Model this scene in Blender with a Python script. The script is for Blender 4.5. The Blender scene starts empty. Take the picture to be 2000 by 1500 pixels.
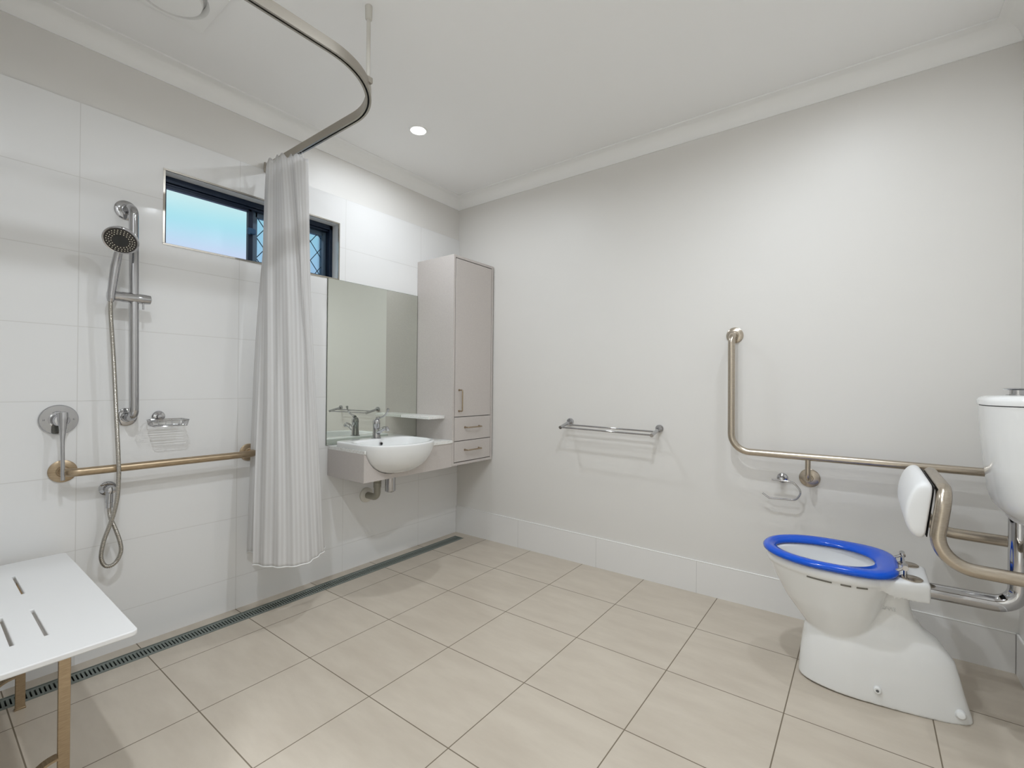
import bpy, math, random
from mathutils import Vector, Matrix
random.seed(4)
C = bpy.context.scene.collection
PI = math.pi

# ------------------------------------------------------------------ camera
F, YAW, PIT, ROL = 906.33, 0.65044, 0.00196, 0.01025
CAM = Vector((2.5186, -2.6080, 1.1435))
fw = Vector((-math.sin(YAW)*math.cos(PIT), math.cos(YAW)*math.cos(PIT), math.sin(PIT)))
rt = Vector((math.cos(YAW), math.sin(YAW), 0)); up = rt.cross(fw)
r2 = rt*math.cos(ROL)+up*math.sin(ROL); u2 = -rt*math.sin(ROL)+up*math.cos(ROL)
cd = bpy.data.cameras.new('camera'); cam = bpy.data.objects.new('camera', cd); C.objects.link(cam)
cd.sensor_width = 36; cd.sensor_fit = 'HORIZONTAL'; cd.lens = F*36/2000; cd.clip_start = 0.02; cd.clip_end = 60
m = Matrix((r2, u2, -fw)).transposed().to_4x4(); m.translation = CAM; cam.matrix_world = m
bpy.context.scene.camera = cam
vs = bpy.context.scene.view_settings
vs.view_transform = 'Standard'; vs.look = 'None'; vs.gamma = 1; vs.use_curve_mapping = False
vs.exposure = 0.28

# ------------------------------------------------------------------ world (evening-blue daylight outside the window)
w = bpy.data.worlds.new('sky'); bpy.context.scene.world = w; w.use_nodes = True
nt = w.node_tree; nt.nodes.clear()
tc = nt.nodes.new('ShaderNodeTexCoord'); sp = nt.nodes.new('ShaderNodeSeparateXYZ'); rp = nt.nodes.new('ShaderNodeValToRGB')
bg = nt.nodes.new('ShaderNodeBackground'); wo = nt.nodes.new('ShaderNodeOutputWorld')
nt.links.new(tc.outputs['Generated'], sp.inputs[0]); nt.links.new(sp.outputs['Z'], rp.inputs[0])
nt.links.new(rp.outputs[0], bg.inputs[0]); nt.links.new(bg.outputs[0], wo.inputs[0])
el = rp.color_ramp.elements
el[0].position = 0.0; el[0].color = (.50, .60, .86, 1)
el[1].position = .75; el[1].color = (.30, .62, .85, 1)
for p_, c_ in ((.14, (.74, .74, .92, 1)), (.225, (.66, .72, .95, 1)), (.275, (.42, .82, .92, 1)), (.335, (.80, .93, .90, 1)), (.42, (.72, .88, .90, 1))):
    e_ = el.new(p_); e_.color = c_
bg.inputs[1].default_value = 0.80

# ------------------------------------------------------------------ helpers
def lin(c):
    return tuple((x/12.92 if x <= .04045 else ((x+.055)/1.055)**2.4) for x in (v/255 for v in c)) + (1,)
def mat(name, col, rough=.5, metal=0, **kw):
    mt = bpy.data.materials.new(name); mt.use_nodes = True
    b = mt.node_tree.nodes['Principled BSDF']
    b.inputs['Base Color'].default_value = lin(col); b.inputs['Roughness'].default_value = rough
    b.inputs['Metallic'].default_value = metal
    for k, v in kw.items(): b.inputs[k].default_value = v
    return mt
def nn(mt, t, **kw):
    n = mt.node_tree.nodes.new(t)
    for k, v in kw.items(): setattr(n, k, v)
    return n
def mth(mt, op, a, b=None, c=None):
    n = nn(mt, 'ShaderNodeMath', operation=op)
    for i, v in enumerate((a, b, c)):
        if v is None: continue
        if isinstance(v, (int, float)): n.inputs[i].default_value = v
        else: mt.node_tree.links.new(v, n.inputs[i])
    return n.outputs[0]
def gridmask(mt, terms):
    """terms: (coord socket, phase, period, halfwidth) -> 1 on a joint"""
    out = None
    for s, ph, per, hw in terms:
        d = mth(mt, 'PINGPONG', mth(mt, 'SUBTRACT', s, ph), per/2)   # 0 at joints
        k = mth(mt, 'LESS_THAN', d, hw)
        out = k if out is None else mth(mt, 'MAXIMUM', out, k)
    return out
def tile_mat(name, col, grout, terms, rough, bump=.15, mott=0., alt=None, grough=.6):
    mt = mat(name, col, rough); L = mt.node_tree.links; b = mt.node_tree.nodes['Principled BSDF']
    tcn = nn(mt, 'ShaderNodeTexCoord'); s = nn(mt, 'ShaderNodeSeparateXYZ'); L.new(tcn.outputs['Object'], s.inputs[0])
    g = gridmask(mt, [(s.outputs[a], ph, per, hw) for a, ph, per, hw in terms])
    base = nn(mt, 'ShaderNodeMix', data_type='RGBA'); base.inputs['A'].default_value = lin(col); base.inputs['B'].default_value = lin(alt or col)
    if mott:
        mp = nn(mt, 'ShaderNodeMapping'); mp.inputs['Scale'].default_value = (1.0, 3.4, 1); mp.inputs['Rotation'].default_value = (0, 0, .5)
        L.new(tcn.outputs['Object'], mp.inputs[0])
        n1 = nn(mt, 'ShaderNodeTexNoise'); n1.inputs['Scale'].default_value = 3.2; n1.inputs['Detail'].default_value = 7; n1.inputs['Roughness'].default_value = .62
        L.new(mp.outputs[0], n1.inputs[0])
        r = nn(mt, 'ShaderNodeMapRange'); r.inputs[1].default_value = .35; r.inputs[2].default_value = .68; L.new(n1.outputs[0], r.inputs[0])
        L.new(mth(mt, 'MULTIPLY', r.outputs[0], mott), base.inputs['Factor'])
    else: base.inputs['Factor'].default_value = 0
    mx = nn(mt, 'ShaderNodeMix', data_type='RGBA'); L.new(g, mx.inputs['Factor']); L.new(base.outputs['Result'], mx.inputs['A']); mx.inputs['B'].default_value = lin(grout)
    L.new(mx.outputs['Result'], b.inputs['Base Color'])
    L.new(mth(mt, 'MULTIPLY_ADD', g, grough-rough, rough), b.inputs['Roughness'])
    bp = nn(mt, 'ShaderNodeBump'); bp.inputs['Strength'].default_value = bump; bp.inputs['Distance'].default_value = .002
    L.new(mth(mt, 'SUBTRACT', 1, g), bp.inputs['Height']); L.new(bp.outputs[0], b.inputs['Normal'])
    return mt
def noise_mat(name, c1, c2, scale, rough, metal=0, stretch=(1, 1, 1), bump=0, lo=.35, hi=.65, **kw):
    mt = mat(name, c1, rough, metal, **kw); L = mt.node_tree.links; b = mt.node_tree.nodes['Principled BSDF']
    tcn = nn(mt, 'ShaderNodeTexCoord'); mp = nn(mt, 'ShaderNodeMapping'); mp.inputs['Scale'].default_value = stretch
    L.new(tcn.outputs['Object'], mp.inputs[0]); n1 = nn(mt, 'ShaderNodeTexNoise'); n1.inputs['Scale'].default_value = scale; n1.inputs['Detail'].default_value = 4
    L.new(mp.outputs[0], n1.inputs[0]); r = nn(mt, 'ShaderNodeMapRange'); r.inputs[1].default_value = lo; r.inputs[2].default_value = hi
    L.new(n1.outputs[0], r.inputs[0])
    mx = nn(mt, 'ShaderNodeMix', data_type='RGBA'); L.new(r.outputs[0], mx.inputs['Factor']); mx.inputs['A'].default_value = lin(c1); mx.inputs['B'].default_value = lin(c2)
    L.new(mx.outputs['Result'], b.inputs['Base Color'])
    if bump:
        bp = nn(mt, 'ShaderNodeBump'); bp.inputs['Strength'].default_value = bump; bp.inputs['Distance'].default_value = .001
        L.new(n1.outputs[0], bp.inputs['Height']); L.new(bp.outputs[0], b.inputs['Normal'])
    return mt

class MB:
    def __init__(s): s.v = []; s.f = []
    def add(s, vs_, fs_):
        o = len(s.v); s.v += [tuple(x) for x in vs_]; s.f += [tuple(i+o for i in f) for f in fs_]; return s
    def box(s, x0, x1, y0, y1, z0, z1):
        return s.add([(x0,y0,z0),(x1,y0,z0),(x1,y1,z0),(x0,y1,z0),(x0,y0,z1),(x1,y0,z1),(x1,y1,z1),(x0,y1,z1)],
                     [(0,3,2,1),(4,5,6,7),(0,1,5,4),(1,2,6,5),(2,3,7,6),(3,0,4,7)])
    def loft(s, rings, caps=(True, True), loop=False):
        n = len(rings[0]); V = [p for r in rings for p in r]; Fs = []
        m_ = len(rings)
        for i in range(m_ if loop else m_-1):
            a, b = i*n, ((i+1) % m_)*n
            for j in range(n):
                k = (j+1) % n; Fs.append((a+j, a+k, b+k, b+j))
        if caps[0] and not loop: Fs.append(tuple(reversed(range(n))))
        if caps[1] and not loop: Fs.append(tuple(range((m_-1)*n, m_*n)))
        return s.add(V, Fs)
    def tube(s, pts, r, n=20, caps=True, closed=False):
        pts = [Vector(p) for p in pts]; N = len(pts)
        rad = r if isinstance(r, (list, tuple)) else [r]*N
        T = []
        for i in range(N):
            if closed: t = pts[(i+1) % N]-pts[i-1]
            else: t = (pts[min(i+1, N-1)]-pts[max(i-1, 0)])
            T.append(t.normalized())
        a = Vector((0, 0, 1)) if abs(T[0].z) < .9 else Vector((1, 0, 0))
        u = T[0].cross(a).normalized(); rings = []
        for i in range(N):
            u = (u - T[i]*u.dot(T[i])).normalized(); v = T[i].cross(u)
            rings.append([pts[i]+(u*math.cos(2*PI*k/n)+v*math.sin(2*PI*k/n))*rad[i] for k in range(n)])
        return s.loft(rings, (caps, caps), loop=closed)
    def lathe(s, org, axis, prof, n=40):
        """prof: (dist along axis, radius)"""
        org = Vector(org); ax = Vector(axis).normalized()
        a = Vector((0, 0, 1)) if abs(ax.z) < .9 else Vector((1, 0, 0))
        u = ax.cross(a).normalized(); v = ax.cross(u)
        return s.loft([[org+ax*d+(u*math.cos(2*PI*k/n)+v*math.sin(2*PI*k/n))*max(r, 1e-5) for k in range(n)] for d, r in prof])
    def prism(s, pts, off):
        off = Vector(off); pts = [Vector(p) for p in pts]
        return s.loft([pts, [p+off for p in pts]])
    def build(s, name, mt, parent=None, bevel=0, seg=2, smooth=True, angle=35, sub=0):
        me = bpy.data.meshes.new(name); me.from_pydata(s.v, [], s.f); me.validate()
        import bmesh
        bm = bmesh.new(); bm.from_mesh(me); bmesh.ops.recalc_face_normals(bm, faces=bm.faces); bm.to_mesh(me); bm.free()
        o = bpy.data.objects.new(name, me); C.objects.link(o)
        for q in (mt if isinstance(mt, (list, tuple)) else [mt]): me.materials.append(q)
        if parent: o.parent = parent
        if bevel:
            b = o.modifiers.new('bevel', 'BEVEL'); b.width = bevel; b.segments = seg; b.limit_method = 'ANGLE'; b.angle_limit = math.radians(40)
        if sub:
            b = o.modifiers.new('sub', 'SUBSURF'); b.levels = sub; b.render_levels = sub
        if smooth:
            for p in me.polygons: p.use_smooth = True
            try: me.set_sharp_from_angle(angle=math.radians(angle))
            except Exception: pass
        return o
def fillet(pts, rad, seg=8):
    pts = [Vector(p) for p in pts]; out = [pts[0]]
    rr = rad if isinstance(rad, (list, tuple)) else [rad]*(len(pts)-2)
    for i in range(1, len(pts)-1):
        p = pts[i]; a = (pts[i-1]-p); b = (pts[i+1]-p); la, lb = a.length, b.length; a.normalize(); b.normalize()
        ang = a.angle(b); t = min(rr[i-1]/math.tan(ang/2), la*.49, lb*.49); r = t*math.tan(ang/2)
        c = p+(a+b).normalized()*(r/math.sin(ang/2)); s0 = p+a*t-c; s1 = p+b*t-c; tot = s0.angle(s1); ax = s0.cross(s1).normalized()
        for k in range(seg+1): out.append(c+Matrix.Rotation(tot*k/seg, 3, ax) @ s0)
    out.append(pts[-1]); return out
def catmull(pts, n=8):
    P = [Vector(p) for p in pts]; P = [P[0]*2-P[1]]+P+[P[-1]*2-P[-2]]; out = []
    for i in range(1, len(P)-2):
        for k in range(n):
            t = k/n; a, b, c, d = P[i-1:i+3]
            out.append(.5*((2*b)+(c-a)*t+(2*a-5*b+4*c-d)*t*t+(3*b-a-3*c+d)*t**3))
    out.append(P[-2]); return out
def thing(name, label, cat, loc=(0, 0, 0), group=None):
    o = bpy.data.objects.new(name, None); C.objects.link(o); o.empty_display_size = .05
    o['label'] = label; o['category'] = cat
    if group: o['group'] = group
    return o
def tag(o, label, cat, group=None):
    o['label'] = label; o['category'] = cat
    if group: o['group'] = group
    return o
def struct(o): o['kind'] = 'structure'; return o

# ------------------------------------------------------------------ materials
M = {}
WY = -2.1817                         # phase of the wall tile joints along y
M['wall_tile'] = tile_mat('gloss white wall tile', (236, 235, 233), (216, 214, 210), [(1, WY, .6, .0013), (2, .4611, .3, .0013)], .07, .35)
M['skirt_back'] = tile_mat('gloss white skirting tile', (236, 234, 231), (208, 206, 202), [(0, .6, .6, .0013)], .12, .3)
M['skirt_side'] = tile_mat('gloss white side skirting tile', (236, 234, 231), (208, 206, 202), [(1, -.4, .6, .0013)], .12, .3)
M['floor'] = tile_mat('beige floor tile', (203, 192, 176), (120, 108, 91), [(0, .3073, .3998, .0019), (1, -.3873, .3985, .0019)], .30, .4, mott=.8, alt=(190, 178, 162), grough=.8)
M['paint'] = mat('warm white wall paint', (228, 225, 220), .45)
M['ceil'] = mat('flat white ceiling paint', (249, 248, 246), .85)
M['cove'] = mat('white cornice paint', (247, 246, 243), .6)
M['chrome'] = mat('chrome', (186, 186, 188), .05, 1)
M['steel'] = noise_mat('brushed stainless steel', (196, 186, 172), (178, 167, 152), 60, .27, 1, stretch=(1, 1, 30))
M['trimmetal'] = mat('satin metal edge trim', (190, 184, 174), .25, 1)
M['alu'] = mat('satin aluminium', (176, 170, 160), .35, .9)
M['rodpaint'] = mat('warm grey painted rod', (205, 201, 192), .4)
M['navy'] = mat('dark aluminium with painted blue reflection', (24, 38, 58), .3, .3)  # blue reflection painted into the dark frame colour
M['navy2'] = mat('grey blue sash aluminium', (84, 104, 122), .4, .3)
M['black'] = mat('black gap shade', (10, 10, 10), .7)  # flat black standing in for shade in gaps, slots and holes
M['gasket'] = mat('dark gasket', (24, 22, 20), .6)
M['ceramic'] = mat('gloss white ceramic', (240, 240, 238), .06)
M['blue'] = mat('royal blue plastic', (0, 84, 206), .14, **{'Specular IOR Level': .4})
M['white_pl'] = mat('satin white plastic', (236, 235, 233), .35)
M['vinyl'] = mat('white padded vinyl', (240, 240, 239), .5)
M['greypvc'] = mat('grey pvc pipe', (164, 160, 146), .4)
M['cab'] = noise_mat('greige cabinet laminate', (205, 198, 192), (198, 190, 185), 220, .38)
M['stone'] = noise_mat('white speckled stone', (240, 239, 235), (214, 210, 202), 180, .22, lo=.52, hi=.66)
M['handle'] = mat('champagne nickel', (172, 156, 134), .25, 1)
M['drain'] = mat('grey green steel grate', (128, 136, 130), .4, .5)
M['nozzle'] = mat('pale nozzle', (232, 226, 205), .5)
M['face'] = mat('dark brown spray face', (52, 46, 40), .3)
M['mirror'] = mat('mirror silvering', (222, 226, 219), .0, 1)
M['mirror_edge'] = mat('dark green mirror edge', (92, 98, 84), .2)
M['legsteel'] = noise_mat('bronze tinted steel', (190, 170, 142), (168, 148, 122), 40, .35, .85, stretch=(1, 1, 20))
M['ink'] = mat('grey print', (95, 95, 95), .6)
M['cloth_hook'] = mat('white nylon', (236, 235, 232), .4)
# frosted glass
def glass(name, col, rough):
    mt = mat(name, col, rough); b = mt.node_tree.nodes['Principled BSDF']; b.inputs['Transmission Weight'].default_value = 1; b.inputs['IOR'].default_value = 1.2
    return mt
M['frost'] = glass('frosted glass', (246, 251, 252), .16)
M['frost2'] = glass('blue grey frosted glass', (190, 222, 236), .35)
# curtain cloth, satin stripes along the cloth width
cm = mat('white satin stripe cloth', (240, 239, 238), .6); L = cm.node_tree.links; b = cm.node_tree.nodes['Principled BSDF']
uv = nn(cm, 'ShaderNodeUVMap'); s = nn(cm, 'ShaderNodeSeparateXYZ'); L.new(uv.outputs[0], s.inputs[0])
st = mth(cm, 'LESS_THAN', mth(cm, 'FRACT', mth(cm, 'DIVIDE', s.outputs[0], .023)), .5)
mx = nn(cm, 'ShaderNodeMix', data_type='RGBA'); mx.inputs['A'].default_value = lin((250, 249, 248)); mx.inputs['B'].default_value = lin((236, 234, 232))
L.new(st, mx.inputs['Factor']); L.new(mx.outputs['Result'], b.inputs['Base Color'])
L.new(mth(cm, 'MULTIPLY_ADD', st, .35, .35), b.inputs['Roughness'])
b.inputs['Sheen Weight'].default_value = .2
trn = nn(cm, 'ShaderNodeBsdfTranslucent'); trn.inputs[0].default_value = lin((240, 239, 238)); ms = nn(cm, 'ShaderNodeMixShader'); ms.inputs[0].default_value = .45
L.new(b.outputs[0], ms.inputs[1]); L.new(trn.outputs[0], ms.inputs[2]); L.new(ms.outputs[0], cm.node_tree.nodes['Material Output'].inputs[0])
M['cloth'] = cm
lm = bpy.data.materials.new('lit downlight lens'); lm.use_nodes = True; lb = lm.node_tree.nodes['Principled BSDF']
lb.inputs['Emission Color'].default_value = (.95, .97, 1, 1); lb.inputs['Emission Strength'].default_value = 6
M['lens'] = lm

# ------------------------------------------------------------------ room
RX, FY, HC, ZC = 2.9975, -2.69, 2.573, 2.494
SL = .0164
def fz(x): return SL*x
# floor with the trench of the strip drain
DX0, DX1, DY1 = .066, .157, -.074
mb = MB()
def fq(x0, x1, y0, y1):
    mb.add([(x0,y0,fz(x0)),(x1,y0,fz(x1)),(x1,y1,fz(x1)),(x0,y1,fz(x0)),(x0,y0,-.12),(x1,y0,-.12),(x1,y1,-.12),(x0,y1,-.12)],
           [(0,1,2,3),(7,6,5,4),(0,4,5,1),(1,5,6,2),(2,6,7,3),(3,7,4,0)])
fq(-.05, DX0, FY-.05, .1); fq(DX1, RX+.1, FY-.05, .1); fq(DX0, DX1, DY1, .1)
struct(mb.build('floor', M['floor'], smooth=False))
# left wall: paint behind, tiling in front, window opening
WYa, WYb, WZa, WZb = -1.897, -1.030, 1.767, 2.097
mb = MB(); t = -.22
for y0, y1, z0, z1 in ((FY-.1, WYa, -.12, HC+.1), (WYb, .1, -.12, HC+.1), (WYa, WYb, -.12, WZa), (WYa, WYb, WZb, HC+.1)):
    mb.box(t, -.008, y0, y1, z0, z1)
wl = struct(mb.build('wall_left', M['paint'], smooth=False))
mb = MB(); TZ = .4611+1.8
for y0, y1, z0, z1 in ((FY, WYa, 0, TZ), (WYb, .008, 0, TZ), (WYa, WYb, 0, WZa), (WYa, WYb, WZb, TZ)):
    mb.box(-.008, 0, y0, y1, z0, z1)
mb.build('wall_tiling', M['wall_tile'], wl, smooth=False)
mb = MB()   # tiled reveal of the window
mb.box(-.13, -.008, WYa, WYb, WZb-.001, WZb+.003).box(-.13, -.008, WYa, WYb, WZa-.003, WZa+.001)
mb.box(-.13, -.008, WYb-.001, WYb+.003, WZa, WZb).box(-.13, -.008, WYa-.003, WYa+.001, WZa, WZb)
mb.build('reveal_lining', M['ceramic'], wl, smooth=False)
struct(MB().box(-.2, RX+.1, .008, .2, -.12, HC+.1).build('wall_back', M['paint'], smooth=False))
struct(MB().box(RX, RX+.12, FY-.1, .1, -.12, HC+.1).build('wall_right', M['paint'], smooth=False))
# wall behind the camera; the doorway and short hall are added, unseen, to flatten the light
DXa, DXb, DZ = 1.98, 2.85, 2.08
mb = MB().box(-.1, DXa, FY-.1, FY, -.12, HC+.1).box(DXb, RX+.1, FY-.1, FY, -.12, HC+.1).box(DXa, DXb, FY-.1, FY, DZ, HC+.1)
struct(mb.build('wall_front', M['paint'], smooth=False))
mb = MB().box(1.4, 3.4, -4.2, FY-.05, -.1, .03).box(1.4, 3.4, -4.2, FY-.1, 2.5, 2.6).box(1.3, 1.4, -4.2, FY-.1, -.1, 2.6).box(3.4, 3.5, -4.2, FY-.1, -.1, 2.6).box(1.3, 3.5, -4.3, -4.2, -.1, 2.6)
struct(mb.build('wall_added_hall', mat('pale added hall paint', (236, 232, 224), .6), smooth=False))  # unseen hall, added to send soft light into the room
dr = MB().box(DXa-.05, DXa, FY, FY+.012, .03, DZ+.05).box(DXb, DXb+.05, FY, FY+.012, .03, DZ+.05).box(DXa, DXb, FY, FY+.012, DZ, DZ+.05)
struct(dr.build('door_added_1', M['cove'], smooth=False))  # casing of the added, unseen doorway
struct(MB().box(-.2, RX+.1, FY-.1, .2, HC, HC+.1).build('ceiling', M['ceil'], smooth=False))
# cove cornice, mitred round the room
prof = [(0, 0), (.006, 0), (.006, .006)] + [(.006+.068*(1-math.cos(a*PI/20)), .006+.065*math.sin(a*PI/20)) for a in range(0, 11)] + [(.082, .073), (.082, .0795), (0, .0795)]
x0_, x1_, y0_, y1_ = -.008, RX, FY, .008
rings = []
for cx, cy, sx, sy in ((x0_, y0_, 1, 1), (x1_, y0_, -1, 1), (x1_, y1_, -1, -1), (x0_, y1_, 1, -1)):
    rings.append([(cx+sx*d, cy+sy*d, ZC+h) for d, h in prof])
struct(MB().loft(rings, loop=True).build('trim_1', M['cove'], angle=20))
# skirting tiles
SK = .200
bb = struct(MB().box(0, RX-.01, 0, .008, -.02, SK).build('baseboard_back', M['skirt_back'], smooth=False))
MB().box(.0, RX-.008, -.0005, .008, SK, SK+.005).build('sealant_bead', mat('white sealant', (246, 244, 240), .25), bb, bevel=.002)
bb = struct(MB().box(RX-.0085, RX, FY, .008, -.02, SK).build('baseboard_right', M['skirt_side'], smooth=False))
MB().box(RX-.009, RX, FY, 0, SK, SK+.005).build('sealant_bead', bpy.data.materials['white sealant'], bb, bevel=.002)
struct(MB().box(0, DXa-.06, FY, FY+.0085, -.02, SK).build('baseboard_front', M['skirt_back'], smooth=False))

# ------------------------------------------------------------------ window
win = bpy.data.objects.new('window_1', None); C.objects.link(win); struct(win)
wy0, wy1, wz0, wz1 = WYa+.001, WYb-.001, WZa+.001, WZb-.001
e = .007
MB().box(-.004, .003, WYa-e, WYb+e, WZb-.001, WZb+e).box(-.004, .003, WYa-e, WYb+e, WZa-e, WZa+.001).box(-.004, .003, WYa-e, WYa+.001, WZa, WZb).box(-.004, .003, WYb-.001, WYb+e, WZa, WZb).build('edge_trim', M['trimmetal'], win, smooth=False)
fx0, fx1 = -.135, -.062
mb = MB().box(fx0, fx1, wy0, wy1, wz1-.028, wz1).box(fx0, fx1, wy0, wy1, wz0, wz0+.012).box(fx0, fx1, wy0, wy0+.020, wz0, wz1).box(fx0, fx1, wy1-.020, wy1, wz0, wz1)
mb.box(fx0, fx1-.012, wy0+.02, wy1-.02, wz1-.038, wz1-.028)
mb.build('window_frame', M['navy'], win, bevel=.002)
ym = -1.492
la, lz0, lz1 = wy0+.020, wz0+.012, wz1-.038
sa = MB().box(-.098, -.074, ym-.018, ym+.006, lz0, lz1).box(-.098, -.074, la, ym, lz1-.014, lz1).box(-.098, -.074, la, ym, lz0, lz0+.008).box(-.098, -.074, la, la+.006, lz0, lz1).build('sash', M['navy'], win, bevel=.0015)
MB().box(-.088, -.084, la+.006, ym-.018, lz0+.008, lz1-.014).build('glass_pane', M['frost'], sa, smooth=False)
MB().box(-.074, -.055, ym-.026, ym+.014, 1.925, 1.955).box(-.060, -.050, ym-.030, ym-.016, 1.918, 1.945).build('latch', mat('blue latch', (38, 78, 110), .35), sa, bevel=.003)
rb = wy1-.020
sb = MB().box(-.125, -.102, ym+.008, ym+.040, lz0, lz1).box(-.125, -.102, rb-.028, rb, lz0, lz1).box(-.125, -.102, ym+.03, rb-.02, lz1-.026, lz1).box(-.125, -.102, ym+.03, rb-.02, lz0, lz0+.018).build('sash', M['navy2'], win, bevel=.0015)
MB().box(-.128, -.124, ym+.02, rb-.01, lz0, lz1).build('glass_pane', M['frost2'], sb, smooth=False)
g = MB(); ya, yb, za, zb = ym+.040, rb-.028, lz0+.018, lz1-.026
def clip(p, q):
    t0, t1 = 0, 1
    for a in (0, 1):
        lo, hi = ((ya, yb), (za, zb))[a]; d = q[a]-p[a]
        if abs(d) < 1e-9: continue
        s0, s1 = (lo-p[a])/d, (hi-p[a])/d
        if s0 > s1: s0, s1 = s1, s0
        t0, t1 = max(t0, s0), min(t1, s1)
    return None if t0 >= t1 else [(p[0]+(q[0]-p[0])*k, p[1]+(q[1]-p[1])*k) for k in (t0, t1)]
pit_y, pit_z = .088, .112
for k in range(-8, 16):
    for sg in (1, -1):
        y_ = ya + k*pit_y; c = clip((y_-sg*pit_y*6, za-pit_z*6+.02), (y_+sg*pit_y*6, za+pit_z*6+.02))
        if c: g.tube([(-.112+.002*sg, c[0][0], c[0][1]), (-.112+.002*sg, c[1][0], c[1][1])], .0022, 6)
g.build('diamond_grille', M['navy'], sb)

# ------------------------------------------------------------------ downlights and fan
def downlight(x, y, label, power, HC=HC):
    t_ = thing('downlight', label, 'ceiling light', group='round recessed downlights')
    MB().lathe((x, y, HC), (0, 0, -1), [(-.002, .052), (.003, .052), (.005, .046), (.003, .042), (-.002, .042)]).build('bezel', M['cove'], t_)
    MB().lathe((x, y, HC), (0, 0, -1), [(-.002, .042), (.0025, .042), (.003, .03), (.003, .001)]).build('lens', M['lens'], t_)
    ld = bpy.data.lights.new('downlight_lamp', 'AREA'); ld.shape = 'DISK'; ld.size = .062; ld.energy = power*(1.12 if HC > 2.55 else 1); ld.color = (.86, .926, 1); ld.spread = math.radians(166)
    lo = bpy.data.objects.new('lamp', ld); C.objects.link(lo); lo.location = (x, y, HC-.006); lo.parent = t_
PW = 11
downlight(2.42, -2.98, 'added fill downlight in the made-up hall, out of view', 27, 2.498)  # added fill lamp, evens out the room light through the doorway
downlight(.505, -.858, 'lit round downlight in the ceiling above the tall cabinet and vanity', 4.6)
downlight(2.46, -.72, 'round downlight in the ceiling above the toilet', 3.0)
downlight(2.04, -1.40, 'round downlight near the middle of the ceiling', 8.5)
downlight(1.60, -2.36, 'added round downlight in the ceiling near the front wall, out of view', 9.2)  # guessed extra lamp, placed out of view to brighten the curtain
fan = thing('exhaust_fan', 'white square ceiling exhaust fan with round centre above the shower', 'fan')
fx, fy = .505, -2.028
mb = MB(); n = 64; hs = .148; rings = []
def sq(a, h):
    c, s_ = math.cos(a), math.sin(a); k = h/max(abs(c), abs(s_)); return c*k, s_*k
for (kind, r, z) in (('s', .148, 0), ('s', .148, -.012), ('s', .143, -.020), ('c', .128, -.026), ('c', .118, -.026), ('c', .108, -.006)):
    ring = []
    for k in range(n):
        a = 2*PI*(k+.5)/n-PI/4
        x, y = sq(a, r) if kind == 's' else (r*math.cos(a), r*math.sin(a)); ring.append((fx+x, fy+y, HC+z))
    rings.append(ring)
mb.loft(rings, (False, False)).build('square_frame', M['cove'], fan, angle=30)
MB().lathe((fx, fy, HC), (0, 0, -1), [(0, .096), (.022, .098), (.034, .094), (.037, .07), (.038, .001)], 64).build('round_cover', M['cove'], fan)

# ------------------------------------------------------------------ strip drain
dt = thing('strip_drain', 'long grey slotted strip drain in the floor along the tiled wall', 'drain')
z = .001
MB().box(DX0, DX0+.005, FY+.02, DY1, -.03, z+.001).box(DX1-.005, DX1, FY+.02, DY1, -.03, z+.003).box(DX0, DX1, DY1-.005, DY1, -.03, z+.002).build('channel_frame', M['drain'], dt, smooth=False)
MB().box(DX0, DX1, FY+.02, DY1, -.05, -.028).build('channel', M['black'], dt, smooth=False)
g = MB().box(DX0+.007, DX0+.022, FY+.03, DY1-.007, -.006, z).box(DX1-.022, DX1-.007, FY+.03, DY1-.007, -.006, z)
y = DY1-.007
while y > FY+.04:
    g.box(DX0+.022, DX1-.022, y-.0075, y, -.006, z); y -= .0125
g.build('slotted_grate', M['drain'], dt, smooth=False)

# ------------------------------------------------------------------ curtain track
tr = thing('curtain_track', 'curved aluminium shower curtain track hung from wall and ceiling rod', 'curtain track')
TY, TX = -1.452, 1.085
path = fillet([(.004, TY, 2.272), (TX, TY, 2.272), (TX, FY+.002, 2.272)], .30, 20)
def sweep(mb_, path_, sec):
    rings = []
    for i, p in enumerate(path_):
        t_ = (path_[min(i+1, len(path_)-1)]-path_[max(i-1, 0)]).normalized(); nrm = Vector((-t_.y, t_.x, 0)).normalized()
        rings.append([p+nrm*a+Vector((0, 0, h)) for a, h in sec])
    return mb_.loft(rings)
hw, hh = .011, .018
sec = [(-hw, -hh), (-.0035, -hh), (-.0035, -hh+.004), (-.008, -hh+.004), (-.008, hh-.003), (.008, hh-.003), (.008, -hh+.004), (.0035, -hh+.004), (.0035, -hh), (hw, -hh), (hw, hh), (-hw, hh)]
ro = sweep(MB(), path, sec).build('rail', M['alu'], tr, angle=30)
sweep(MB(), path, [(-.0075, -hh+.006), (.0075, -hh+.006), (.0075, -hh+.010), (-.0075, -hh+.010)]).build('groove', M['black'], tr)
MB().box(0, .012, TY-.017, TY+.017, 2.246, 2.298).build('wall_bracket', M['alu'], tr, bevel=.003)
rx_, ry_ = 1.012, -1.548
rod = MB().lathe((rx_, ry_, 2.285), (0, 0, 1), [(0, .0075), (.287, .0075)], 20).build('suspension_rod', M['rodpaint'], tr)
MB().lathe((rx_, ry_, HC), (0, 0, -1), [(0, .013), (.004, .0135), (.05, .0125), (.053, .010), (.053, .0075)], 24).build('rod_cap', M['rodpaint'], rod)
MB().box(rx_-.013, rx_+.013, ry_-.013, ry_+.013, 2.280, 2.302).build('rod_clamp', M['alu'], tr, bevel=.003)

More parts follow.
